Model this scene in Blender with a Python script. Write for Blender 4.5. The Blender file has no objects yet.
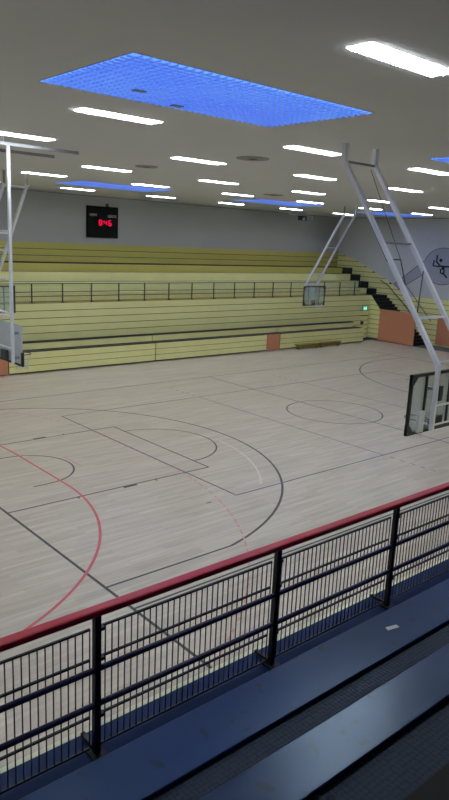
import bpy, math, random
from mathutils import Vector, Matrix
random.seed(7)
C = bpy.context.scene.collection
PI = math.pi

# ------------------------------------------------------------------ helpers
class MB:
    """collects shapes in world coordinates; build() links them as one mesh object"""
    def __init__(s):
        s.v = []; s.f = []; s.m = []; s.mi = 0
    def _add(s, vs, fs):
        o = len(s.v); s.v += [tuple(v) for v in vs]
        for f in fs:
            s.f.append([i + o for i in f]); s.m.append(s.mi)
        return s
    def box(s, a, b):
        x0, x1 = sorted((a[0], b[0])); y0, y1 = sorted((a[1], b[1])); z0, z1 = sorted((a[2], b[2]))
        vs = [(x0,y0,z0),(x1,y0,z0),(x1,y1,z0),(x0,y1,z0),(x0,y0,z1),(x1,y0,z1),(x1,y1,z1),(x0,y1,z1)]
        return s._add(vs, [(0,3,2,1),(4,5,6,7),(0,1,5,4),(1,2,6,5),(2,3,7,6),(3,0,4,7)])
    def bar(s, p, q, w, h, up=(0,0,1)):
        p = Vector(p); q = Vector(q); d = (q-p).normalized(); u = Vector(up)
        if abs(d.dot(u)) > .98: u = Vector((0,1,0)) if abs(d.y) < .9 else Vector((1,0,0))
        r = d.cross(u).normalized(); u = r.cross(d)
        vs = []
        for c in (p, q):
            for a, b in ((-1,-1),(1,-1),(1,1),(-1,1)):
                vs.append(c + r*(a*w/2) + u*(b*h/2))
        return s._add(vs, [(0,1,2,3),(7,6,5,4),(0,4,5,1),(1,5,6,2),(2,6,7,3),(3,7,4,0)])
    def tube(s, pts, r, n=8, closed=False):
        pts = [Vector(p) for p in pts]; N = len(pts); rings = []
        prev = None
        for i, p in enumerate(pts):
            if closed: d = pts[(i+1) % N] - pts[i-1]
            elif i == 0: d = pts[1] - p
            elif i == N-1: d = p - pts[-2]
            else: d = (pts[i+1]-p).normalized() + (p-pts[i-1]).normalized()
            d.normalize()
            if prev is None:
                u = Vector((0,0,1)) if abs(d.z) < .9 else Vector((1,0,0))
                u = (u - d*u.dot(d)).normalized()
            else:
                u = (prev - d*prev.dot(d)).normalized()
            prev = u; w = d.cross(u)
            rings.append([p + (u*math.cos(2*PI*k/n) + w*math.sin(2*PI*k/n))*r for k in range(n)])
        vs = [v for R in rings for v in R]; fs = []
        for i in range(N if closed else N-1):
            j = (i+1) % N
            for k in range(n):
                fs.append((i*n+k, i*n+(k+1) % n, j*n+(k+1) % n, j*n+k))
        if not closed:
            fs.append(tuple(reversed(range(n)))); fs.append(tuple((N-1)*n+k for k in range(n)))
        return s._add(vs, fs)
    def prism(s, poly, d):
        """polygon (3d points) extruded by vector d"""
        n = len(poly); d = Vector(d)
        vs = [Vector(p) for p in poly] + [Vector(p)+d for p in poly]
        fs = [tuple(reversed(range(n))), tuple(range(n, 2*n))]
        for i in range(n):
            j = (i+1) % n; fs.append((i, j, n+j, n+i))
        return s._add(vs, fs)
    def cyl(s, c, r, h, n=24, axis=(0,0,1), r2=None):
        c = Vector(c); a = Vector(axis).normalized()
        u = Vector((1,0,0)) if abs(a.x) < .9 else Vector((0,1,0))
        u = (u-a*u.dot(a)).normalized(); w = a.cross(u); r2 = r if r2 is None else r2
        vs = [c+(u*math.cos(2*PI*k/n)+w*math.sin(2*PI*k/n))*r for k in range(n)] + \
             [c+a*h+(u*math.cos(2*PI*k/n)+w*math.sin(2*PI*k/n))*r2 for k in range(n)]
        fs = [tuple(reversed(range(n))), tuple(range(n, 2*n))] + [(k, (k+1) % n, n+(k+1) % n, n+k) for k in range(n)]
        return s._add(vs, fs)
    def quad(s, a, b, c, d):
        return s._add([a, b, c, d], [(0,1,2,3)])
    def build(s, name, mat, parent=None, bevel=0, smooth=False):
        me = bpy.data.meshes.new(name)
        off = Vector((0,0,0)); q = parent
        while q is not None:
            off += q.location; q = q.parent
        if parent is None and s.v:
            xs, ys, zs = zip(*s.v)
            off = Vector(((min(xs)+max(xs))/2, (min(ys)+max(ys))/2, min(zs)))
        me.from_pydata([tuple(Vector(v)-off) for v in s.v], [], s.f)
        mats = mat if isinstance(mat, (list, tuple)) else [mat]
        for m in mats: me.materials.append(m)
        if len(mats) > 1: me.polygons.foreach_set('material_index', s.m)
        if smooth: me.polygons.foreach_set('use_smooth', [True]*len(me.polygons))
        me.update()
        o = bpy.data.objects.new(name, me); C.objects.link(o)
        if parent is not None: o.parent = parent
        else: o.location = off
        if bevel:
            b = o.modifiers.new('bevel', 'BEVEL'); b.width = bevel; b.segments = 2; b.limit_method = 'ANGLE'
        return o

def tag(o, label, cat, group=None):
    o['label'] = label; o['category'] = cat
    if group: o['group'] = group
    return o
def thing(name, label, cat, loc, group=None):
    o = bpy.data.objects.new(name, None); C.objects.link(o); o.location = loc
    o.empty_display_size = .2
    return tag(o, label, cat, group)
def struct(o):
    o['kind'] = 'structure'; return o
def dup(root, loc, label, group=None):
    r = root.copy(); C.objects.link(r); r.location = loc; r['label'] = label
    if group: r['group'] = group
    for ch in root.children:
        c = ch.copy(); C.objects.link(c); c.parent = r
        for g in ch.children:
            d = g.copy(); C.objects.link(d); d.parent = c
    return r

def lin(r, g, b):
    f = lambda c: (c/255/12.92) if c/255 <= .04045 else ((c/255+.055)/1.055)**2.4
    return (f(r), f(g), f(b), 1)
def mat(name, col, rough=.6, metal=0, var=0, vscale=3.0, spec=.5, bump=0, bscale=40):
    m = bpy.data.materials.new(name); m.use_nodes = True; nt = m.node_tree; b = nt.nodes['Principled BSDF']
    b.inputs['Base Color'].default_value = col; b.inputs['Roughness'].default_value = rough
    b.inputs['Metallic'].default_value = metal; b.inputs['Specular IOR Level'].default_value = spec
    tc = nt.nodes.new('ShaderNodeTexCoord')
    n = nt.nodes.new('ShaderNodeTexNoise'); n.inputs['Scale'].default_value = vscale; n.inputs['Detail'].default_value = 4
    nt.links.new(tc.outputs['Object'], n.inputs['Vector'])
    if var:
        r = nt.nodes.new('ShaderNodeMix'); r.data_type = 'RGBA'
        r.inputs['A'].default_value = tuple(c*(1-var) for c in col[:3]) + (1,)
        r.inputs['B'].default_value = tuple(min(1, c*(1+var)) for c in col[:3]) + (1,)
        nt.links.new(n.outputs['Fac'], r.inputs['Factor']); nt.links.new(r.outputs['Result'], b.inputs['Base Color'])
    if bump:
        n2 = nt.nodes.new('ShaderNodeTexNoise'); n2.inputs['Scale'].default_value = bscale
        nt.links.new(tc.outputs['Object'], n2.inputs['Vector'])
        bp = nt.nodes.new('ShaderNodeBump'); bp.inputs['Strength'].default_value = bump; bp.inputs['Distance'].default_value = .01
        nt.links.new(n2.outputs['Fac'], bp.inputs['Height']); nt.links.new(bp.outputs['Normal'], b.inputs['Normal'])
    return m
def emit(name, col, strength):
    m = bpy.data.materials.new(name); m.use_nodes = True; nt = m.node_tree
    nt.nodes.remove(nt.nodes['Principled BSDF'])
    e = nt.nodes.new('ShaderNodeEmission'); e.inputs['Color'].default_value = col; e.inputs['Strength'].default_value = strength
    nt.links.new(e.outputs[0], nt.nodes['Material Output'].inputs[0])
    return m

# ------------------------------------------------------------------ materials
LAMP = 47.0
M = {}
M['ceiling'] = mat('ceiling_paint', lin(210,212,210), .9, var=.03, vscale=.6)
M['wall'] = mat('wall_paint', lin(206,208,212), .85, var=.03, vscale=.8)
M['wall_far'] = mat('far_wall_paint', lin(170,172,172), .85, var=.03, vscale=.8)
M['wall_dark'] = mat('rear_wall_paint', lin(120,122,125), .85, var=.04)
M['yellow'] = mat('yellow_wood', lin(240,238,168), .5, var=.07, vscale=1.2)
M['yellow_shaded'] = mat('shaded_yellow_wood', lin(190,182,96), .55, var=.06, vscale=1.2)  # same yellow wood, colour darkened for the dimmer light at the back
M['groove'] = mat('groove_shadow_board', lin(60,58,30), .9)
M['rubber_black'] = mat('black_rubber', lin(20,21,24), .7, var=.2)
M['orange'] = mat('orange_padding', lin(206,138,104), .6, var=.06, vscale=4)
M['black'] = mat('black_steel', lin(22,22,24), .45, var=.15)
M['dark'] = mat('dark_grey_steel', lin(52,54,58), .5, var=.1)
M['navy_tube'] = mat('navy_painted_tube', lin(44,44,84), .4, var=.1)
M['red'] = mat('red_handrail', lin(198,26,54), .38, var=.08)
M['white'] = mat('white_painted_steel', lin(228,232,240), .4, var=.03)
M['grey_steel'] = mat('grey_steel', lin(140,143,148), .45, var=.05)
M['cream'] = mat('cream_edge', lin(222,226,196), .6, var=.05)
M['platform'] = mat('blue_platform_paint', lin(18,36,84), .6, spec=.3, var=.12, vscale=2)
M['platform'].node_tree.nodes['Principled BSDF'].inputs['Specular Tint'].default_value = (.5,.72,1,1)
M['olive'] = mat('bench_wood', lin(158,140,66), .5, var=.12, vscale=6)
M['olive_edge'] = mat('bench_apron_wood', lin(128,112,48), .55, var=.1, vscale=6)
M['net'] = mat('net_cord', lin(205,208,210), .8)
M['rim'] = mat('rim_steel', lin(96,60,52), .45)
M['floor_grey'] = mat('grey_vinyl', lin(96,98,106), .6, var=.08)
M['paper'] = mat('paper', lin(235,235,235), .8)
M['screen'] = mat('scoreboard_face', lin(20,20,20), .7, spec=.15)
M['label_grey'] = mat('scoreboard_lettering', lin(200,202,196), .7)
M['mural'] = mat('mural_lavender', lin(168,172,190), .8, var=.05)
M['mural_line'] = mat('mural_outline', lin(110,48,60), .8)
M['mural_fig'] = mat('mural_figure', lin(22,30,44), .8)
M['digit'] = emit('red_led', lin(255,22,74), 1.1)
M['exit'] = emit('exit_green', lin(60,235,190), .9)
M['exit_white'] = emit('exit_pictogram', lin(230,255,245), 1.0)
M['lamp'] = emit('lamp_tube', (.93,.97,1,1), LAMP)
M['dome'] = mat('vent_grey', lin(150,148,140), .8)

def glass(name, tint, opacity, rough=.15):
    m = bpy.data.materials.new(name); m.use_nodes = True; nt = m.node_tree; b = nt.nodes['Principled BSDF']
    b.inputs['Base Color'].default_value = tint; b.inputs['Roughness'].default_value = rough
    t = nt.nodes.new('ShaderNodeBsdfTransparent'); t.inputs['Color'].default_value = (.9,.94,.94,1)
    mx = nt.nodes.new('ShaderNodeMixShader'); mx.inputs[0].default_value = opacity
    nt.links.new(t.outputs[0], mx.inputs[1]); nt.links.new(b.outputs[0], mx.inputs[2])
    nt.links.new(mx.outputs[0], nt.nodes['Material Output'].inputs[0])
    return m
M['glass'] = glass('backboard_glass', lin(190,205,205), .3)
M['glass_worn'] = glass('worn_acrylic', lin(214,222,234), .7, .3)

# floor: long light maple strips
def floor_mat():
    m = bpy.data.materials.new('maple_strip_floor'); m.use_nodes = True; nt = m.node_tree; b = nt.nodes['Principled BSDF']
    L = nt.links.new
    tc = nt.nodes.new('ShaderNodeTexCoord')
    br = nt.nodes.new('ShaderNodeTexBrick'); br.offset = .37; br.offset_frequency = 3; br.squash = 1
    br.inputs['Scale'].default_value = 1; br.inputs['Brick Width'].default_value = 1.5; br.inputs['Row Height'].default_value = .11
    br.inputs['Mortar Size'].default_value = .003; br.inputs['Mortar Smooth'].default_value = .5
    br.inputs['Color1'].default_value = lin(204,194,180); br.inputs['Color2'].default_value = lin(190,179,164)
    br.inputs['Mortar'].default_value = lin(174,163,148)
    L(tc.outputs['Object'], br.inputs['Vector'])
    mp = nt.nodes.new('ShaderNodeMapping'); mp.inputs['Scale'].default_value = (.5, 6, 1); L(tc.outputs['Object'], mp.inputs[0])
    n = nt.nodes.new('ShaderNodeTexNoise'); n.inputs['Scale'].default_value = 1.6; n.inputs['Detail'].default_value = 5; L(mp.outputs[0], n.inputs['Vector'])
    mr = nt.nodes.new('ShaderNodeMapRange'); mr.inputs[1].default_value = .3; mr.inputs[2].default_value = .7
    mr.inputs[3].default_value = .88; mr.inputs[4].default_value = 1.08; L(n.outputs['Fac'], mr.inputs[0])
    mx = nt.nodes.new('ShaderNodeMix'); mx.data_type = 'RGBA'; mx.blend_type = 'MULTIPLY'; mx.inputs['Factor'].default_value = 1
    L(br.outputs['Color'], mx.inputs['A']); L(mr.outputs[0], mx.inputs['B']); L(mx.outputs['Result'], b.inputs['Base Color'])
    n3 = nt.nodes.new('ShaderNodeTexNoise'); n3.inputs['Scale'].default_value = .35; L(tc.outputs['Object'], n3.inputs['Vector'])
    mr2 = nt.nodes.new('ShaderNodeMapRange'); mr2.inputs[3].default_value = .285; mr2.inputs[4].default_value = .35
    L(n3.outputs['Fac'], mr2.inputs[0]); L(mr2.outputs[0], b.inputs['Roughness'])
    return m
M['floor'] = floor_mat()
LINE = {k: mat('court_line_'+k, c, .45) for k, c in dict(black=lin(62,60,60), blue=lin(84,84,104), red=lin(204,92,100), rose=lin(206,150,142), pale=lin(218,212,200)).items()}

# coin-pattern rubber tread
def coin_mat():
    m = mat('coin_rubber', lin(48,54,68), .55); nt = m.node_tree; b = nt.nodes['Principled BSDF']; L = nt.links.new
    b.inputs['Specular Tint'].default_value = (.5,.72,1,1); b.inputs['Specular IOR Level'].default_value = .35
    tc = nt.nodes.new('ShaderNodeTexCoord')
    v = nt.nodes.new('ShaderNodeTexVoronoi'); v.inputs['Scale'].default_value = 34; v.inputs['Randomness'].default_value = .25
    v.voronoi_dimensions = '2D'; L(tc.outputs['Object'], v.inputs['Vector'])
    mr = nt.nodes.new('ShaderNodeMapRange'); mr.inputs[1].default_value = .38; mr.inputs[2].default_value = .46
    mr.inputs[3].default_value = 1; mr.inputs[4].default_value = 0; L(v.outputs['Distance'], mr.inputs[0])
    bp = nt.nodes.new('ShaderNodeBump'); bp.inputs['Strength'].default_value = .5; bp.inputs['Distance'].default_value = .003
    L(mr.outputs[0], bp.inputs['Height']); L(bp.outputs[0], b.inputs['Normal'])
    mx = nt.nodes.new('ShaderNodeMix'); mx.data_type = 'RGBA'; mx.inputs['A'].default_value = lin(40,47,62); mx.inputs['B'].default_value = lin(50,58,74)
    L(mr.outputs[0], mx.inputs['Factor']); L(mx.outputs['Result'], b.inputs['Base Color'])
    return m
M['coin'] = coin_mat()
def bench_mat():
    m = mat('blue_bench_paint', lin(26,56,112), .3, spec=.85); nt = m.node_tree; b = nt.nodes['Principled BSDF']; L = nt.links.new
    tc = nt.nodes.new('ShaderNodeTexCoord')
    b.inputs['Specular Tint'].default_value = (.5,.75,1,1)
    n = nt.nodes.new('ShaderNodeTexNoise'); n.inputs['Scale'].default_value = 5; n.inputs['Detail'].default_value = 3; L(tc.outputs['Object'], n.inputs['Vector'])
    mr = nt.nodes.new('ShaderNodeMapRange'); mr.inputs[1].default_value = .3; mr.inputs[2].default_value = .7
    mr.inputs[3].default_value = .282; mr.inputs[4].default_value = .31; L(n.outputs['Fac'], mr.inputs[0]); L(mr.outputs[0], b.inputs['Roughness'])
    n2 = nt.nodes.new('ShaderNodeTexNoise'); n2.inputs['Scale'].default_value = 12; n2.inputs['Detail'].default_value = 1; L(tc.outputs['Object'], n2.inputs['Vector'])
    mr2 = nt.nodes.new('ShaderNodeMapRange'); mr2.inputs[1].default_value = .66; mr2.inputs[2].default_value = .74; L(n2.outputs['Fac'], mr2.inputs[0])
    mx = nt.nodes.new('ShaderNodeMix'); mx.data_type = 'RGBA'; mx.inputs['A'].default_value = lin(16,44,96); mx.inputs['B'].default_value = lin(14,28,56)
    L(mr2.outputs[0], mx.inputs['Factor']); L(mx.outputs['Result'], b.inputs['Base Color'])
    return m
M['bench'] = bench_mat()
def sky_mat():
    m = emit('skylight_pane', lin(84,136,255), 1.75); nt = m.node_tree; L = nt.links.new
    e = [n for n in nt.nodes if n.type == 'EMISSION'][0]
    tc = nt.nodes.new('ShaderNodeTexCoord'); n = nt.nodes.new('ShaderNodeTexNoise'); n.inputs['Scale'].default_value = .7
    L(tc.outputs['Object'], n.inputs['Vector'])
    mx = nt.nodes.new('ShaderNodeMix'); mx.data_type = 'RGBA'; mx.inputs['A'].default_value = lin(66,104,250); mx.inputs['B'].default_value = lin(104,166,255)
    L(n.outputs['Fac'], mx.inputs['Factor']); L(mx.outputs['Result'], e.inputs['Color'])
    return m
M['skylight'] = sky_mat()
M['lattice'] = mat('lattice_plastic', lin(205,220,250), .5)

# ------------------------------------------------------------------ room
X0, X1 = -6.7, 34.2          # hall ends
YN, YF = -18.2, 17.4         # near / far walls
ZC = 8.15
YP = 12.9                    # stand front wall
ZP = 2.97                    # stand platform height

# court floor with its painted lines
f = MB(); f.box((X0, -12.9, -.1), (32.45, 12.25, 0)); f.mi = 0
Z1 = .0012
def seg(p, q, w, mi):
    f.mi = mi; p = Vector((p[0], p[1], Z1+mi*.0002)); q = Vector((q[0], q[1], Z1+mi*.0002)); d = (q-p).normalized(); n = Vector((-d.y, d.x, 0))*w/2
    f.quad(p-n, q-n, q+n, p+n)
def arc(c, r, a0, a1, w, mi, dash=None):
    n = max(8, int(abs(a1-a0)*r/.12)); f.mi = mi; z = Z1+mi*.0002
    for i in range(n):
        t0 = a0+(a1-a0)*i/n; t1 = a0+(a1-a0)*(i+1)/n
        if dash:
            s0 = abs(t0-a0)*r
            if (s0 % dash) > dash*.5: continue
        pts = [(c[0]+(r+e)*math.cos(t), c[1]+(r+e)*math.sin(t), z) for t, e in ((t0,-w/2),(t0,w/2),(t1,w/2),(t1,-w/2))]
        f.quad(*pts)
BK, BL, RD, PL, RS = 1, 2, 3, 4, 5
for sgn, ox in ((1, 0), (-1, 28)):
    X = lambda x: ox+sgn*x
    A = lambda a: a if sgn == 1 else PI-a
    seg((X(0), -9.7), (X(0), 9.7), .06, BK)
    seg((X(0), -2.45), (X(5.8), -2.45), .05, BK); seg((X(0), 2.45), (X(5.8), 2.45), .05, BK); seg((X(5.8), -2.475), (X(5.8), 2.475), .05, BK)
    for yy, o in ((-2.45, -1), (2.45, 1)):
        for xx, ln in ((1.75,.05),(3.2,.4),(4.0,.05),(4.9,.05)):
            seg((X(xx-ln/2), yy+o*.06), (X(xx+ln/2), yy+o*.06), .1, BK)
    arc((X(5.8), 0), 1.8, A(-PI/2), A(PI/2), .05, BK)
    arc((X(1.575), 0), 6.75, A(-math.acos(1.415/6.75)), A(math.acos(1.415/6.75)), .06, BK)
    for s in (-1, 1): seg((X(0), s*6.6), (X(2.99), s*6.6), .05, BK)
    arc((X(1.575), 0), 1.25, A(-PI/2), A(PI/2), .05, BK)
    for s in (-1, 1): seg((X(1.2), s*1.25), (X(1.575), s*1.25), .05, BK)
    arc((X(1.575), 0), 6.2, A(-.76), A(-.1), .05, PL)
    # handball areas
    for s in (-1, 1):
        if sgn < 0: continue
        arc((X(-4.05), s*1.5), 6, A(0), A(s*1.5), .06, RD)
        arc((X(-4.05), s*1.5), 9, A(0), A(s*1.3), .05, RS, dash=.3)
    if sgn > 0:
        seg((X(1.95), -1.5), (X(1.95), 1.5), .06, RD)
        for k in range(-5, 5): seg((X(4.95), k*.3+.05), (X(4.95), k*.3+.2), .05, RS)
        seg((X(2.95), -.5), (X(2.95), .5), .05, RS)
    # volleyball
    seg((X(5), -4.5), (X(5), 4.5), .05, BL); seg((X(11), -4.5), (X(11), 4.5), .04, BL)
    for s in (-1, 1):
        for k in range(5): seg((X(11), s*(4.75+k*.35)), (X(11), s*(4.9+k*.35)), .04, BL)
    seg((X(4.2), -4.5), (X(4.05), -4.5), .05, BL)
seg((14, -7.5), (14, 7.5), .05, BK); arc((14, 0), 1.8, 0, 2*PI, .05, BK)
for s in (-1, 1):
    seg((0, s*7.5), (28, s*7.5), .05, BK); seg((5, s*4.5), (23, s*4.5), .05, BL)
struct(f.build('floor', [M['floor'], LINE['black'], LINE['blue'], LINE['red'], LINE['pale'], LINE['rose']]))
b = MB().box((32.45, -12.9, -.1), (X1, 12.25, -.005)).box((X0, 12.25, -.1), (X1, 13.3, -.005))
struct(b.build('trim_1', M['floor_grey']))
struct(MB().box((X0-.2, YN-.2, ZC), (X1+.2, YF+.2, ZC+.25)).build('ceiling', M['ceiling']))
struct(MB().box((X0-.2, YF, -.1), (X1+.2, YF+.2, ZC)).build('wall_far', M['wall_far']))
struct(MB().box((X1, YN, -.1), (X1+.2, YF, ZC)).build('wall_right', M['wall']))
struct(MB().box((X0-.2, YN, -.1), (X0, YF, ZC)).build('wall_left', M['wall']))
struct(MB().box((X0-.2, YN-.2, -.1), (X1+.2, YN, ZC)).build('wall_near', M['wall_dark']))
# dark joint where the walls meet the ceiling
struct(MB().box((X0, YF-.03, ZC-.05), (X1, YF, ZC)).box((X1-.03, YN, ZC-.05), (X1, YF-.03, ZC)).build('trim_2', M['grey_steel']))

def planks(mb, x0, x1, z0, z1, y, n, gap=.028, th=.03):
    """horizontal boards facing -y"""
    h = (z1-z0)/n
    for i in range(n):
        mb.box((x0, y, z0+i*h+gap/2), (x1, y+th, z0+(i+1)*h-gap/2))

# wainscot of yellow boards at the back of the far stand and down the end wall
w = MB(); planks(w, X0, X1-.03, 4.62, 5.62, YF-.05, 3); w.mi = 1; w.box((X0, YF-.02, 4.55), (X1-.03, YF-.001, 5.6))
struct(w.build('trim_3', [M['yellow_shaded'], M['groove']]))
def end_top(y):     # top edge of the boards on the end wall: flat, then following the stairs upward
    if y <= 11.15: return 3.02
    return min(5.62, 3.02+(y-11.15)*(5.62-3.02)/(17.35-11.15)+.28*min(1, (y-11.15)/1.5)*min(1,(17.35-y)/1.5))
w = MB(); zz = 0; hb = .34
ys = [-12.9+i*.25 for i in range(200) if -12.9+i*.25 < 17.35]+[17.35]
while zz < 5.6:
    # each board: polygon clipped by the top profile
    lo, hi = zz+.014, zz+hb-.014
    cols = [(y, min(hi, end_top(y))) for y in ys if end_top(y) > lo+.01]
    if len(cols) >= 2:
        poly = [(X1-.035, y, lo) for y, _ in cols] + [(X1-.035, y, t) for y, t in reversed(cols)]
        w.prism(poly, (.025, 0, 0))
    zz += hb
w.mi = 1
poly = [(X1-.008, -12.9, 0), (X1-.008, 17.35, 0)] + [(X1-.008, y, end_top(y)-.02) for y in reversed(ys)]
w.prism(poly, (.006, 0, 0))
struct(w.build('trim_4', [M['yellow'], M['groove']]))

# ------------------------------------------------------------------ far grandstand
XS = 32.6            # left side of the stair well
fg = thing('grandstand', 'yellow boarded far grandstand with tiers rising behind its slim fence', 'grandstand', (14, YP, 0))
DX0, DX1, DZ = 31.7, 32.5, 1.61
w = MB(); planks(w, X0+.02, DX0-.03, 1.27, ZP, YP-.03, 5); planks(w, DX0-.03, XS, DZ, ZP, YP-.03, 4)
planks(w, X0+.02, DX0-.03, .1, 1.27, YP-.03, 4); planks(w, DX1+.03, XS, .1, DZ, YP-.03, 5)
w.mi = 1; w.box((X0+.02, YP, 0), (DX0-.05, YP+.05, ZP-.02)); w.box((DX1+.05, YP, 0), (XS, YP+.05, ZP-.02)); w.box((DX0-.0499, YP, DZ), (DX1+.0499, YP+.05, ZP-.02))
w.build('front_wall', [M['yellow'], M['groove']], fg)
# platform and four tiers
tz = [ZP, 3.34, 3.77, 4.2, 4.64]; ty = [YP, 13.62, 14.37, 15.14, 15.92, YF-.06]
for k in range(5):
    t = MB(); t.box((X0+.02, ty[k]+.05, tz[k]-.06), (X1-1.15 if k else XS, ty[k+1]-.001, tz[k]))
    t.build('tread', M['rubber_black'] if k else M['olive'], fg)
    if k:
        r = MB(); h = (tz[k]-tz[k-1])
        r.box((X0+.02, ty[k], tz[k-1]+.02), (X1-1.15, ty[k]+.04, tz[k]-.012)); r.build('riser', M['yellow'] if k < 4 else M['yellow_shaded'], fg)
        bb = MB().box((X0+.02, ty[k]-.0, tz[k]-.012), (X1-1.15, ty[k]+.3, tz[k]+.03)); bb.build('seat_board', M['yellow'] if k < 4 else M['rubber_black'], fg)
# aisle blocks in black at the right end of the tiers
for k in range(1, 5):
    s = MB(); s.box((X1-1.14, ty[k]-.02, tz[k-1]-.05), (X1-.04, ty[k+1]-.03, tz[k]))
    s.build('aisle_step', M['rubber_black'], fg)
# sloping side panel of the stair well
side = MB(); n = 9
for i in range(n):
    z0, z1 = .1+i*(ZP-.1)/n+.012, .1+(i+1)*(ZP-.1)/n-.012
    yb = lambda z: 11.95+max(0, z-2.0)*(YP-.04-11.95)/(ZP-2.0)
    side.prism([(XS, yb(z0), z0), (XS, YP-.03, z0), (XS, YP-.03, z1), (XS, yb(z1), z1)], (.04, 0, 0))
side.mi = 1; side.prism([(XS+.012, 11.97, .1), (XS+.012, YP-.03, .1), (XS+.012, YP-.03, ZP-.03), (XS+.012, 11.97, 1.98)], (.02, 0, 0))
side.build('side_panel', [M['yellow'], M['groove']], fg)
# exit door in the front wall
d = thing('door_1', 'x', 'x', (32.1, YP, 0)); del d['label']; del d['category']; d['kind'] = 'structure'
lf = MB(); planks(lf, DX0, DX1, .06, DZ-.03, YP-.025, 5); lf.mi = 1; lf.box((DX0-.04, YP+.012, .03), (DX1+.04, YP+.04, DZ-.01))
lf.build('door_leaf', [M['yellow'], M['groove']], d)
MB().box((DX0+.02, YP-.09, 1.03), (DX0+.26, YP-.026, 1.22)).box((DX0+.04, YP-.13, 1.1), (DX0+.24, YP-.09, 1.14)).build('door_handle', M['dark'], d, .01)
# exit sign
es = thing('exit_sign', 'small green lit exit sign on yellow wall above the far right door', 'exit sign', (32.0, YP-.05, 1.94))
MB().box((31.79, YP-.1, 1.970), (32.21, YP-.031, 2.230)).build('sign_housing', M['grey_steel'], es)
MB().box((31.80, YP-.108, 1.980), (32.20, YP-.101, 2.220)).build('sign_face', M['exit'], es)
pm = MB(); yy = YP-.113
pm.cyl((31.920, yy+.004, 2.175), .022, .004, 12, (0,-1,0)); pm.bar((31.920, yy, 2.150), (31.890, yy, 2.070), .004, .035, (1,0,0))
pm.bar((31.890, yy, 2.080), (31.940, yy, 2.010), .004, .022, (1,0,0)); pm.bar((31.890, yy, 2.080), (31.840, yy, 2.010), .004, .022, (1,0,0))
pm.bar((31.860, yy, 2.130), (31.970, yy, 2.130), .004, .018, (0,0,1)); MB().box((32.060, yy-.002, 2.010), (32.160, yy+.002, 2.190)).build('pictogram_door', M['exit_white'], es)
pm.build('pictogram', M['exit_white'], es)

# staircase descending along the end wall
st = thing('staircase', 'black staircase descending beside the end wall at the far right corner', 'staircase', (33.4, 11, 0))
s = MB(); ns = 16; ya, yb_ = YP+.7, 9.1
for i in range(ns):
    z1 = ZP*(i+1)/ns; y0 = yb_+(YP-yb_)*i/ns
    s.box((XS+.06, y0, max(0, z1-.32)), (X1-.05, y0+(YP-yb_)/ns+.001, z1-.002))
s.box((XS+.06, YP+.001, ZP-.3), (X1-.05, ty[1]-.03, ZP-.002))
s.build('steps', M['rubber_black'], st)
h = MB(); hp = [(X1-.1, 9.4, 1.0), (X1-.1, 12.6, 3.62), (X1-.1, 13.3, 3.95)]
h.tube(hp, .025)
for q in (9.9, 11.0, 12.1): h.bar((X1-.1, q, 1.0+(q-9.4)*.819), (X1-.04, q, .94+(q-9.4)*.819), .02, .02)
h.build('handrail', M['dark'], st)
# orange padded panels
def rounded(x, y0, y1, z0, z1, r):
    """far end square, near (small y) top corner rounded"""
    pts = [(x, y1, z0), (x, y1, z1)]
    for i in range(9):
        a = PI/2+PI/2*i/8; pts.append((x, y0+r+r*math.cos(a), z1-r+r*math.sin(a)))
    pts.append((x, y0, z0)); return pts
op = thing('wall_panel', 'large orange padded panel with rounded top corner in front of black staircase', 'panel', (32.6, 10.5, 0))
MB().prism(rounded(32.52, 9.12, 11.93, .02, 2.12, .75), (.07, 0, 0)).build('pad', M['orange'], op, .01)
MB().box((32.55, 11.9, 0), (32.62, 11.97, .05)).box((32.54, 9.3, 0), (32.58, 9.36, .02)).build('floor_bracket', M['dark'], op)
op = thing('wall_panel', 'orange padded door panel on the end wall at the right edge', 'panel', (34.1, 6.8, 0))
MB().prism(rounded(X1-.1, 5.2, 8.5, .12, 1.98, .05), (.06, 0, 0)).build('pad', M['orange'], op, .01)
MB().box((X1-.12, 6.84, .3), (X1-.101, 6.88, 1.9)).build('joint_strip', M['olive_edge'], op)

# ------------------------------------------------------------------ retracted bleachers
def bleacher(x0, x1, label, seam=True):
    t = thing('retractable_bleacher', label, 'bleacher', ((x0+x1)/2, 11.9, 0), 'retracted bleachers along the far wall')
    w = MB(); planks(w, x0+.015, x1-.015, .06, .95, 11.85, 3, .022); w.mi = 1
    w.box((x0+.02, 11.876, .02), (x1-.02, 11.92, .93)); w.build('front_panel', [M['yellow'], M['groove']], t)
    xl = x1+1.07 if 21 < x1 < 22 else x1-.5 if x1 > 30 else x1
    MB().box((x0+.01, 11.86, .962), (xl-.01, 12.17, .995)).build('lower_deck', M['dark'], t)
    xu = x1-.75 if x1 > 30 else x1+1.07 if 21 < x1 < 22 else x1; xr = xu
    MB().box((x0+.01, 12.18, 1.01), (xr-.01, 12.22, 1.3)).build('upper_riser', M['yellow'], t)
    MB().box((x0+.01, 12.15, 1.301), (xu-.01, 12.46, 1.335)).build('upper_deck', M['rubber_black'], t)
    MB().box((x0+.03, 12.0, .02), (x1-.06, 12.78, .949)).box((x0+.03, 12.25, .986), (xr-.06, 12.46, 1.3)).build('understructure', M['groove'], t)
    if x1 > 30:
        MB().box((x1-.05, 11.93, .03), (x1-.02, 12.78, .949)).build('end_panel', M['yellow'], t)
        MB().box((xr-.05, 12.23, .99), (xr-.02, 12.46, 1.3)).build('end_panel', M['yellow'], t)
bleacher(6.37, 14.1, 'long yellow retracted bleacher under the scoreboard, left of the seam')
bleacher(14.12, 21.93, 'long yellow retracted bleacher between the seam and the orange panel')
bleacher(23.02, 30.85, 'long yellow retracted bleacher behind the low benches, right of orange panel')
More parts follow.
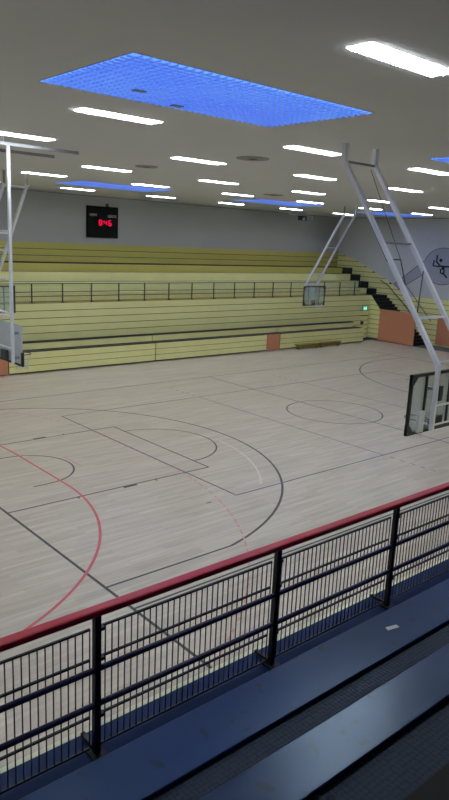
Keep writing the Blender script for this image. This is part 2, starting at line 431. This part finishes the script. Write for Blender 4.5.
def gap_panel(x0, x1, label):
    t = thing('wall_panel', label, 'panel', ((x0+x1)/2, 11.9, 0))
    MB().box((x0, 11.86, .03), (x1, 11.93, .96)).build('pad', M['orange'], t, .008)
    MB().box((x0+.1, 11.93, 0), (x1-.1, 12.0, .9)).build('support', M['dark'], t)
gap_panel(21.96, 22.99, 'small orange panel between two yellow bleacher fronts')
gap_panel(5.2, 6.34, 'orange panel at the left edge, under the big backboard')
for x0, x1, lab in ((24.1, 26.1, 'left of the two low wooden benches before the far bleacher'), (26.16, 28.1, 'right of the two low wooden benches before the far bleacher')):
    t = thing('gym_bench', lab, 'bench', ((x0+x1)/2, 11.5, 0), 'low benches on the far side')
    MB().box((x0, 11.38, .26), (x1, 11.68, .3)).build('seat', M['olive'], t, .006)
    MB().box((x0+.05, 11.42, .08), (x1-.05, 11.45, .259)).build('apron', M['olive_edge'], t)
    for q in (x0+.12, x1-.2): MB().box((q, 11.46, 0), (q+.08, 11.66, .259)).build('leg', M['olive_edge'], t)

# ------------------------------------------------------------------ fences
def fence(name, label, cat, xs, y, z0, out, red):
    """out = +1 / -1: side of the posts on which infill hangs"""
    t = thing(name, label, cat, (xs[0], y, z0))
    H = 1.0 if red else .9
    for x in xs:
        p = MB()
        p.box((x-.021, y-.021, z0), (x+.021, y+.021, z0+H-.045)) if red else p.box((x-.025, y-.02, z0), (x+.025, y+.02, z0+H-.04))
        o = p.build('post', M['black'], t, .004)
        q = MB(); q.bar((x, y+out*.17, z0+.03), (x, y-.02*out, z0+.03), .03, .025)
        q.build('foot_bracket', M['black'], o)
        MB().box((x-.05, y-.06, z0), (x+.05, y+.06, z0+.012)).build('base_plate', M['black'], o)
        if red:
            for zz in (.25, .64, .84): MB().box((x+.0215, y-.012, z0+zz), (x+.05, y+out*.03, z0+zz+.022)).build('clip', M['black'], o)
    x0, x1 = xs[0]-.9, xs[-1]+.6
    if red:
        MB().box((x0, y-.04, z0+H-.045), (x1, y+.04, z0+H)).build('handrail', M['red'], t, .014)
    else:
        MB().tube([(x0, y, z0+H-.04), (x1, y, z0+H-.02)], .02).build('handrail', M['dark'], t)
    for zz in ((.347, .588) if red else (.3, .5)):
        MB().tube([(x0, y, z0+zz), (x1, y, z0+zz)], .019 if red else .016).build('rail', M['navy_tube'] if red else M['dark'], t, smooth=True)
    yi = y+out*.03
    edges = [x0]+xs+[x1]
    for a, bq in zip(edges[:-1], edges[1:]):
        if bq-a < .2: continue
        g = MB(); a += .03; bq -= .03
        hz, bh, bw, sp = ((.03, .25, .645, .85), .007, .003, .0475) if red else ((.05, .8), .004, .002, .1)
        for zz in hz: g.box((a, yi-bh, z0+zz-bh), (bq, yi+bh, z0+zz+bh))
        n = max(2, round((bq-a)/sp))
        for i in range(n+1):
            xx = a+(bq-a)*i/n; g.box((xx-bw, yi-bw, z0+hz[0]), (xx+bw, yi+bw, z0+hz[-1]))
        g.build('bar_infill', M['black'] if red else M['grey_steel'], t)
    return t
fence('railing', 'near railing with red handrail and black bar infill on the blue platform', 'railing',
      [-5.5, -4.0, -2.48, -1.02, .48, 1.98, 3.48, 4.98], -13.06, ZP, 1, True)
fence('railing', 'slim dark fence along the top of the far yellow stand wall', 'railing',
      [-4.2+1.53*k for k in range(24)], 13.03, ZP, -1, False)

# ------------------------------------------------------------------ near grandstand
XA, XB = X0+.02, 26.0
ng = thing('grandstand', 'dark blue near grandstand with rubber treads in the foreground', 'grandstand', (0, -13, 0))
w = MB(); w.box((XA, -12.88, 0), (XB, -12.84, ZP-.05)); w.build('front_wall', M['yellow'], ng)
MB().box((XA, -12.862, ZP-.045), (XB, -12.82, ZP-.002)).build('edge_strip', M['cream'], ng)
MB().box((XA, -13.7, ZP-.1), (XB, -12.863, ZP)).build('platform', M['platform'], ng)
nz = [ZP, 3.38, 3.80, 4.23]; ny = [-12.97, -13.68, -14.46, -15.24, -18.15]
for k in range(1, 4):
    MB().box((XA, ny[k+1]+.001, nz[k]-.06), (XB, ny[k], nz[k])).build('tread', M['coin'], ng)
    MB().box((XA, ny[k]-.05, nz[k-1]+.001), (XB, ny[k]-.005, nz[k]-.061)).build('riser', M['platform'], ng)
labs = ['front blue bench seat, nearest the red railing', 'second blue bench seat with a bright light reflection', 'third dark bench seat at the bottom right corner']
for k in range(1, 4):
    y1 = ny[k]+.03
    t = thing('bench_seat', labs[k-1], 'bench', (0, y1, nz[k]), 'bench seats of the near grandstand')
    yf = -13.55 if k == 1 else y1
    MB().box((XA, y1-.27, nz[k]+.008), (XB, yf, nz[k]+.03)).build('seat', M['bench'] if k < 3 else M['rubber_black'], t, .005)
    e = MB()
    for x in [XA+.4+1.6*i for i in range(20)]: e.box((x, y1-.22, nz[k]), (x+.06, y1-.05, nz[k]+.0079))
    e.build('spacer', M['black'], t)
ps = MB(); c0 = Vector((-1.93, -13.72, 3.4105))
ps.prism([c0+Vector((-.055,-.01,0)), c0+Vector((.05,-.035,0)), c0+Vector((.06,0,0)), c0+Vector((-.04,.025,0))], (0,0,.002))
tag(ps.build('paper_scrap', M['paper']), 'small white paper scrap lying on the front blue bench', 'paper')

# ------------------------------------------------------------------ basketball hoops
def hoop(label, org, Aa, Nn, struts, W=1.8, H=1.1, glass_m='glass', battens=(-.45, .45), extra=None, frame_m='black', group='ceiling hung basketball hoops'):
    """org: bottom centre of board, Aa: board width direction, Nn: direction the hoop faces"""
    org = Vector(org); Aa = Vector(Aa); Nn = Vector(Nn); U = Vector((0,0,1))
    P = lambda a, n, z: org+Aa*a+Nn*n+U*z
    t = thing('basketball_hoop', label, 'basketball hoop', org, group)
    bd = MB().prism([P(-W/2+.03,-.008,.03), P(W/2-.03,-.008,.03), P(W/2-.03,-.008,H-.03), P(-W/2+.03,-.008,H-.03)], Nn*.016).build('backboard', M[glass_m], t)
    fr = MB()
    for a, z, a2, z2 in ((-W/2,.03,W/2,.03),(-W/2,H-.03,W/2,H-.03)):
        fr.bar(P(a,0,z), P(a2,0,z2), .06, .055)
    for a in (-W/2+.03, W/2-.03): fr.bar(P(a,0,0), P(a,0,H), .06, .055, Nn)
    for a in battens: fr.bar(P(a,-.035,.06), P(a,-.035,H-.06), .04, .035, Nn)
    if frame_m: fr.build('board_frame', M[frame_m], bd)
    else:
        MB().prism([P(-W/2,-.03,0), P(W/2,-.03,0), P(W/2,-.03,.05), P(-W/2,-.03,.05)], Nn*.06).build('edge_pad', M['black'], bd)
        for sa in (-1, 1): MB().prism([P(sa*W/2,-.03,.051), P(sa*(W/2-.06),-.03,.051), P(sa*(W/2-.06),-.03,.34), P(sa*W/2,-.03,.34)], Nn*.06).build('edge_pad', M['black'], bd)
    for sa in (-1, 1):
        for sz in (0, 1):
            z0 = .0 if sz == 0 else H; e = 1 if sz == 0 else -1
            g = MB().prism([P(sa*W/2,-.032,z0), P(sa*(W/2-.25),-.032,z0), P(sa*(W/2-.07),-.032,z0+e*.2), P(sa*W/2,-.032,z0+e*.22)], Nn*.064)
            if glass_m == 'glass': g.build('corner_pad', M['dark'] if glass_m == 'glass' else M['black'], bd)
    rz = .16
    ring = [P(.225*math.cos(2*PI*k/24), .38+.225*math.sin(2*PI*k/24), rz) for k in range(24)]
    rm = MB().tube(ring, .011, 8, closed=True)
    rm.bar(P(-.09,.01,rz), P(-.09,.2,rz), .02, .02); rm.bar(P(.09,.01,rz), P(.09,.2,rz), .02, .02)
    rm.prism([P(-.12,.009,.04), P(.12,.009,.04), P(.12,.009,.2), P(-.12,.009,.2)], Nn*.012)
    ro = rm.build('rim', M['rim'], t, smooth=True)
    nt = MB(); K = 12; prof = [(.225,0),(.2,-.1),(.165,-.2),(.14,-.3),(.15,-.4)]
    for k in range(K):
        for s in (1, -1):
            nt.tube([P(r*math.cos(2*PI*(k+s*j*.5)/K), .38+r*math.sin(2*PI*(k+s*j*.5)/K), rz+z) for j, (r, z) in enumerate(prof)], .0045, 4)
    nt.build('net', M['net'], ro)
    # mounting frame behind the board
    mb = MB()
    mb.box(P(-.14,-.12,.06), P(.14,-.031,.3))
    mb.build('rim_mount', M['dark'], t)
    struts(t, P)
    return t

def near_struts(t, P):
    # two parallel struts hinged below the ceiling
    X = (5.58, 6.58)
    top = [Vector((x, -6.6, 7.84)) for x in X]; bot = [Vector((x, -9.27, 3.97)) for x in (5.62, 6.62)]
    for i in range(2):
        m = MB().box((X[i]-.05, -6.65, 7.8), (X[i]+.05, -6.55, ZC-.02)).box((X[i]-.06, -6.66, ZC-.02), (X[i]+.06, -6.54, ZC))
        m.build('ceiling_mount', M['white'], t)
        MB().bar(top[i], bot[i], .085, .085, (1,0,0)).build('strut', M['white'], t, .008)
        MB().bar(bot[i]+Vector((0,0,.03)), (bot[i].x, -9.27, 2.72), .08, .08).build('board_post', M['white'], t, .008)
    lerp = lambda a, b, s: a+(b-a)*s
    for s, m in ((.01,'grey_steel'), (.42,'grey_steel'), (.78,'white'), (.985,'white')):
        MB().bar(lerp(top[0],bot[0],s), lerp(top[1],bot[1],s), .045, .045).build('crossbar', M[m], t)
    for z in (3.2, 2.82):
        MB().bar((5.62,-9.27,z), (6.62,-9.27,z), .03, .03).build('crossbar', M['white'], t)
    # thin brace rods behind, with a small triangular lifting bracket
    br = MB()
    a = lerp(top[0],bot[0],.53)+Vector((.25,.35,.1)); c = lerp(top[1],bot[1],.53)+Vector((-.25,.35,.1)); d_ = lerp(top[1],bot[1],.6)+Vector((-.35,.3,-.1))
    br.tube([a, c], .014, 6); br.tube([a, d_], .012, 6); br.tube([c, d_], .012, 6)
    br.tube([top[0]+Vector((.1,.05,-.1)), a], .007, 5); br.tube([top[1]+Vector((-.05,.05,-.1)), c], .007, 5)
    br.tube([d_, lerp(top[0],bot[0],.8)+Vector((.5,.05,0))], .007, 5)
    br.build('lift_rods', M['dark'], t)
    v = MB(); v.tube([lerp(top[0],bot[0],.78), lerp(top[1],bot[1],.55)], .016, 6); v.build('brace', M['dark'], t)
    k = MB()   # spring box and latch seen through the glass
    k.box((5.9,-9.2,3.25), (6.0,-9.12,3.55))
    k.build('latch', M['dark'], t)
    MB().box((5.34,-9.16,2.68), (5.52,-9.1,3.1)).build('counterweight', M['white'], t, .01)
    for x in (5.62, 6.62):
        [MB().box(*q).build('board_clamp', M['grey_steel'], t) for q in (((x-.03, -9.24, 2.75), (x+.03, -9.09, 2.81)), ((x-.03, -9.24, 3.5), (x+.03, -9.09, 3.56)))]
hoop('right hand basketball hoop nearest the camera, seen from behind its glass backboard', (5.99, -9.05, 2.63), (1,0,0), (0,1,0), near_struts, H=1.19, battens=(-.42, .42))

def far_struts(xm, ym, zm, xb, yb, zt):
    def go(t, P):
        top = [Vector((xm+s*.42, ym, zm)) for s in (-1, 1)]; bot = [Vector((xb+s*.46, yb, zt)) for s in (-1, 1)]
        lerp = lambda a, b, s: a+(b-a)*s
        for i in range(2):
            MB().bar((top[i].x, ym, zm-.04), (top[i].x, ym, ZC), .06, .06).build('ceiling_mount', M['dome'], t)
            MB().bar(top[i], bot[i], .1, .1, (1,0,0)).build('strut', M['white'], t, .008)
            MB().bar(bot[i]+Vector((0,0,.04)), (bot[i].x, yb, zt-1.0), .09, .09).build('board_post', M['white'], t, .008)
            [MB().box(*q).build('board_clamp', M['grey_steel'], t) for q in (((bot[i].x-.03, yb-.16, zt-.9), (bot[i].x+.03, yb-.046, zt-.84)), ((bot[i].x-.03, yb-.16, zt-.3), (bot[i].x+.03, yb-.046, zt-.24)))]
        for s, w in ((.02,.05), (.45,.05), (.83,.08), (.99,.1)):
            MB().bar(lerp(top[0],bot[0],s), lerp(top[1],bot[1],s), w, w).build('crossbar', M['white'], t)
        MB().box((xb-.45, yb-.03, zt-.75), (xb+.3, yb+.03, zt-.1)).build('spring_cover', M['white'], t)
    return go
hoop(frame_m='dark', label='far basketball hoop hanging before the yellow stand, right of the photo centre', org=(23.85, 10.2, 2.75), Aa=(-1,0,0), Nn=(0,-1,0), struts=far_struts(23.62, 7.95, 7.75, 23.72, 10.38, 3.88), H=1.1)
hoop(frame_m='dark', label='far basketball hoop at the left edge, partly behind the big backboard', org=(5.08, 10.2, 2.9), Aa=(-1,0,0), Nn=(0,-1,0), struts=far_struts(4.93, 7.6, 7.72, 4.75, 10.38, 3.95), H=1.1)

def main_struts(t, P):
    for y in (-.65, .72):
        rl = MB().box((-2.6, y-.05, 7.97), (2.78 if y < 0 else 2.85, y+.03, 8.04))
        for x in (-2.4, .9): rl.box((x-.015, y-.03, 8.04), (x+.015, y+.0, ZC))
        rl.build('ceiling_rail', M['grey_steel'], t)
        MB().bar((1.02, y, 7.97), (1.02, y, 3.0), .07, .07).build('strut', M['white'], t, .008)
        MB().tube([(1.0, y, 4.2), (-1.2, y, 4.9), (-2.2, y, 7.92)], .025).build('brace', M['white'], t)
        [MB().box(*q).build('board_clamp', M['grey_steel'], t) for q in (((1.05, y-.03, 3.1), (1.17, y+.03, 3.16)), ((1.05, y-.03, 3.7), (1.17, y+.03, 3.76)))]
    for z in (6.1, 5.65, 5.0, 4.1, 3.35): MB().bar((1.02, -.65, z), (1.02, .72, z), .035, .035).build('crossbar', M['white'], t)
hoop('big pale backboard of the main basketball hoop at the left edge', (1.2, .08, 2.93), (0,1,0), (1,0,0), main_struts, glass_m='glass_worn', H=1.02, battens=(), frame_m=None)

# ------------------------------------------------------------------ scoreboard
sb = thing('scoreboard', 'black scoreboard with red digits high on the far white wall', 'scoreboard', (14.35, YF, 5.97))
MB().box((13.31, YF-.14, 5.97), (15.22, YF-.001, 7.62)).build('case', M['screen'], sb, .01)
def seven(mb, x, z, w, h, on, y, th=.05):
    zs = {'a': (x, z+h, x+w, z+h), 'g': (x, z+h/2, x+w, z+h/2), 'd': (x, z, x+w, z),
          'f': (x, z+h/2, x, z+h), 'b': (x+w, z+h/2, x+w, z+h), 'e': (x, z, x, z+h/2), 'c': (x+w, z, x+w, z+h/2)}
    for k in on:
        a = zs[k]; dx, dz = a[2]-a[0], a[3]-a[1]; l = math.hypot(dx, dz); sx, sz = dx/l*.02, dz/l*.02
        mb.bar((a[0]+sx, y, a[1]+sz), (a[2]-sx, y, a[3]-sz), .012, th, (0,0,1) if abs(dx) > abs(dz) else (1,0,0))
for i, (x, on) in enumerate(((14.02, 'abcdefg'), (14.33, 'fgbc'), (14.62, 'afgedc'))):
    g = MB(); seven(g, x, 6.63, .16, .27, on, YF-.146); g.build('digit', M['digit'], sb)
g = MB()
for x in (14.25,):
    for z in (6.7, 6.83): g.box((x-.018, YF-.15, z-.018), (x+.018, YF-.141, z+.018))
g.build('colon', M['digit'], sb)
def text(body, x, z, size, m, parent, name, y=YF-.1415):
    cu = bpy.data.curves.new(name, 'FONT'); cu.body = body; cu.size = size; cu.extrude = .002; cu.align_x = 'CENTER'
    o = bpy.data.objects.new('tmp', cu); C.objects.link(o); bpy.context.view_layer.update()
    me = bpy.data.meshes.new_from_object(o.evaluated_get(bpy.context.evaluated_depsgraph_get())); bpy.data.objects.remove(o)
    me.name = name; me.materials.clear(); me.materials.append(m)
    o = bpy.data.objects.new(name, me); C.objects.link(o); o.parent = parent
    o.rotation_euler = (PI/2, 0, 0); o.location = Vector((x, y, z))-parent.location
    return o
text('HEIM', 13.66, 7.09, .19, M['label_grey'], sb, 'lettering'); text('GÄSTE', 14.84, 7.06, .19, M['label_grey'], sb, 'lettering')
hm = MB().box((14.46, YF-.12, 7.621), (14.66, YF-.02, 7.66)); hm.cyl((14.56, YF-.07, 7.66), .07, .12, 16, (0,0,1), .1); hm.build('signal_horn', M['dark'], sb)

# ------------------------------------------------------------------ mural on the end wall
mu = thing('wall_mural', 'lavender round mural with red outline and athlete pictograms on end wall', 'mural', (X1, 9, 4.2))
cy, cz = 8.62, 5.14
poly = []
for i in range(49):
    a = math.radians(12+321*i/48)
    poly.append(Vector((X1-.004, cy+math.cos(a)*1.42, cz+math.sin(a)*1.16)))
poly += [Vector((X1-.004, y, z)) for y, z in ((9.9, 4.6), (11.9, 3.38), (12.25, 3.74), (10.1, 5.38))]
MB().prism(poly, (-.004, 0, 0)).build('ground', M['mural'], mu)
MB().tube([p+Vector((-.006,0,0)) for p in poly], .022, 5, closed=True).build('outline', M['mural_line'], mu)
def fig(pts_list, head, name):
    g = MB()
    for pts in pts_list: g.tube([Vector((X1-.012, y, z)) for y, z in pts], .055, 6)
    g.cyl((X1-.006, head[0], head[1]), .11, -.02, 16, (1,0,0)); g.build(name, M['mural_fig'], mu)
fig([[(9.1,5.84),(9.1,5.42),(8.85,5.2)], [(9.28,5.5),(9.33,5.16),(8.85,5.12)], [(8.85,5.16),(8.5,5.14),(7.9,5.16)]], (8.8,5.52), 'athlete_figure')
fig([[(8.75,4.98),(8.73,4.72),(8.5,4.7)], [(8.48,4.95),(8.5,4.7),(8.24,4.44)]], (8.58,5.03), 'athlete_figure')

# ------------------------------------------------------------------ ceiling fittings
from mathutils import Matrix as _M
CAM = dict(f=687.674, yaw=.72229, pitch=.22703, roll=.046484, loc=Vector((-5.901, -16.267, 6.104)))
yw, pt, rl_ = CAM['yaw'], CAM['pitch'], CAM['roll']
fw = Vector((math.sin(yw)*math.cos(pt), math.cos(yw)*math.cos(pt), -math.sin(pt)))
rt = Vector((math.cos(yw), -math.sin(yw), 0)); up = rt.cross(fw)
rt, up = rt*math.cos(rl_)+up*math.sin(rl_), up*math.cos(rl_)-rt*math.sin(rl_)
def px(p):
    q = Vector(p)-CAM['loc']; z = q.dot(fw)
    return (-1, -1) if z <= 0 else (224.5+CAM['f']*q.dot(rt)/z, 400-CAM['f']*q.dot(up)/z)
def inframe(x, y):
    return any(0 <= px((x+s, y, ZC))[0] <= 449 and 0 <= px((x+s, y, ZC))[1] <= 800 for s in (-.7, 0, .7))

cols = [-3.8, 1.02, 6.08, 10.7, 15.45, 20.25, 25.05, 29.9]
rows = [-11.24, -5.29, -1.2, 3.42, 7.7, 13.6]
rdesc = ['over the near grandstand', 'just beyond the near skylights', 'second beyond the near skylights', 'second before the far skylights', 'just before the far skylights', 'closest to the far wall']
ordn = ['first', 'second', 'third', 'fourth', 'fifth', 'sixth', 'seventh']
def make_light(loc, label):
    t = thing('ceiling_light', label, 'ceiling light', loc, 'fluorescent ceiling lights'); x, y, z = loc
    hl, hw = .8, .165
    MB().box((x-hl-.012, y-hw-.012, z-.004), (x+hl+.012, y+hw+.012, z)).build('housing', M['white'], t)
    MB().box((x-hl, y-hw, z-.012), (x+hl, y+hw, z-.0045)).build('diffuser', M['lamp'], t)
    for q in (-hw+.02, 0, hw-.02): MB().box((x-hl+.01, y+q-.005, z-.027), (x+hl-.01, y+q+.005, z-.0125)).build('louvre_rail', M['white'], t)
    l = MB()
    for i in range(1, 24): l.box((x-hl+i*hl/12-.006, y-hw+.005, z-.03), (x-hl+i*hl/12+.006, y+hw-.005, z-.013))
    l.build('louvre', M['white'], t)
    return t
proto = None
for r, y in enumerate(rows):
    n = 0; off = 0
    for c, x in enumerate(cols):
        if r == 0 and c == 1: x -= .06
        if r == 0 and c > 3: continue
        vis = inframe(x, y)
        if not vis and (c > 4): continue
        if vis:
            lab = f'{ordn[n]} from left of the lit ceiling lights in the row {rdesc[r]}'; n += 1
            if r == 0: lab = 'large bright ceiling light at the upper right, nearest the camera'
        else:
            lab = f'unseen added ceiling light outside the picture {"to the left" if c < 2 else "to the right"}, row {rdesc[r]}'  # unseen lamps continuing the grid, added to light the hall
        loc = (x, y, ZC-.001)
        if proto is None: proto = make_light(loc, lab)
        else: dup(proto, loc, lab)

def make_sky(loc, label):
    t = thing('skylight', label, 'skylight', loc, 'blue ceiling skylights'); x, y, z = loc
    a, b_ = 2.22, 1.17
    h = MB()
    for s in (-1, 1):
        h.box((x-a-.02, y+s*b_, z-.004), (x+a+.02, y+s*(b_+.02), z)); h.box((x+s*a, y-b_, z-.004), (x+s*(a+.02), y+b_, z))
    h.build('frame', M['grey_steel'], t)
    MB().box((x-a, y-b_, z-.004), (x+a, y+b_, z-.001)).build('pane', M['skylight'], t)
    l = MB()
    nx, nyy = 34, 18
    for i in range(1, nx): l.box((x-a+2*a*i/nx-.004, y-b_, z-.024), (x-a+2*a*i/nx+.004, y+b_, z-.0045))
    for i in range(1, nyy): l.box((x-a, y-b_+2*b_*i/nyy-.004, z-.026), (x+a, y-b_+2*b_*i/nyy+.004, z-.0045))
    l.build('lattice', M['lattice'], t)
    return t
sk = make_sky((1.03, -7.9, ZC-.001), 'large blue skylight nearest the camera, in the upper left')
for x, y, lab in ((10.6, -7.9, 'blue skylight corner cut off by the right edge'), (10.45, 9.95, 'left of three far blue skylights, above the scoreboard'),
                  (20.3, 9.95, 'middle of the three far blue skylights'), (30.2, 9.95, 'right of the three far blue skylights, behind the near hoop struts'),
                  (20.3, -7.9, 'unseen blue skylight added outside the picture to tint the right floor')):  # last one is unseen, added to throw blue light on the right floor
    dup(sk, (x, y, ZC-.001), lab)
for x, y, lab in ((-.05, -7.5, 'left small grey sensor box under the nearest skylight'), (.95, -7.05, 'right small grey sensor box under the nearest skylight')):
    o = MB().box((x-.1, y-.06, ZC-.045), (x+.1, y+.06, ZC-.0275)).build('sensor_box', M['grey_steel'], sk, .006); o['label'] = lab
for x, y, r, lab in ((6.4, -2.95, .42, 'larger round ceiling vent left of the near hoop struts'), (15.9, 5.9, .45, 'small looking round ceiling vent far away before the middle skylight'), (6.25, 1.5, .34, 'round ceiling vent at the left, before the second light row')):
    t = thing('ceiling_vent', lab, 'ceiling vent', (x, y, ZC), 'round ceiling vents')
    MB().cyl((x, y, ZC), r, -.025, 32, (0,0,1), r*.95).build('vent_ring', M['dome'], t)
    MB().cyl((x, y, ZC-.0255), r*.3, -.01, 24, (0,0,1), r*.25).build('vent_core', M['dark'], t)
# camera on a hanging pipe bracket near the far wall
cm = thing('security_camera', 'small black camera hanging from a white pipe bracket near far wall', 'camera', (27.5, 15.0, 7.8))
g = MB(); g.tube([(26.4,15,ZC-.004), (26.4,15,7.93), (28.5,15,7.93), (28.5,15,7.72)], .03); g.tube([(27.8,15,ZC-.004),(27.8,15,7.93)], .02); g.build('bracket', M['white'], cm)
g = MB().box((27.3,14.75,7.6), (27.75,15.15,7.9)); g.build('camera_body', M['black'], cm, .02)
MB().cyl((27.38,14.76,7.68), .07, .1, 16, (0,-1,0)).build('lens', M['white'], cm)

# ------------------------------------------------------------------ camera, world, view
cd = bpy.data.cameras.new('camera'); co = bpy.data.objects.new('camera', cd); C.objects.link(co)
cd.sensor_fit = 'VERTICAL'; cd.sensor_height = 36; cd.sensor_width = 36; cd.lens = CAM['f']/800*36; cd.clip_start = .05; cd.clip_end = 200
m = Matrix((rt, up, -fw)).transposed().to_4x4(); m.translation = CAM['loc']; co.matrix_world = m
bpy.context.scene.camera = co
wd = bpy.data.worlds.new('world'); bpy.context.scene.world = wd; wd.use_nodes = True
wd.node_tree.nodes['Background'].inputs[0].default_value = (.05,.06,.08,1); wd.node_tree.nodes['Background'].inputs[1].default_value = .3
sc = bpy.context.scene
sc.view_settings.view_transform = 'Standard'; sc.view_settings.look = 'None'; sc.view_settings.gamma = 1; sc.view_settings.exposure = 0
sc.view_settings.use_curve_mapping = False
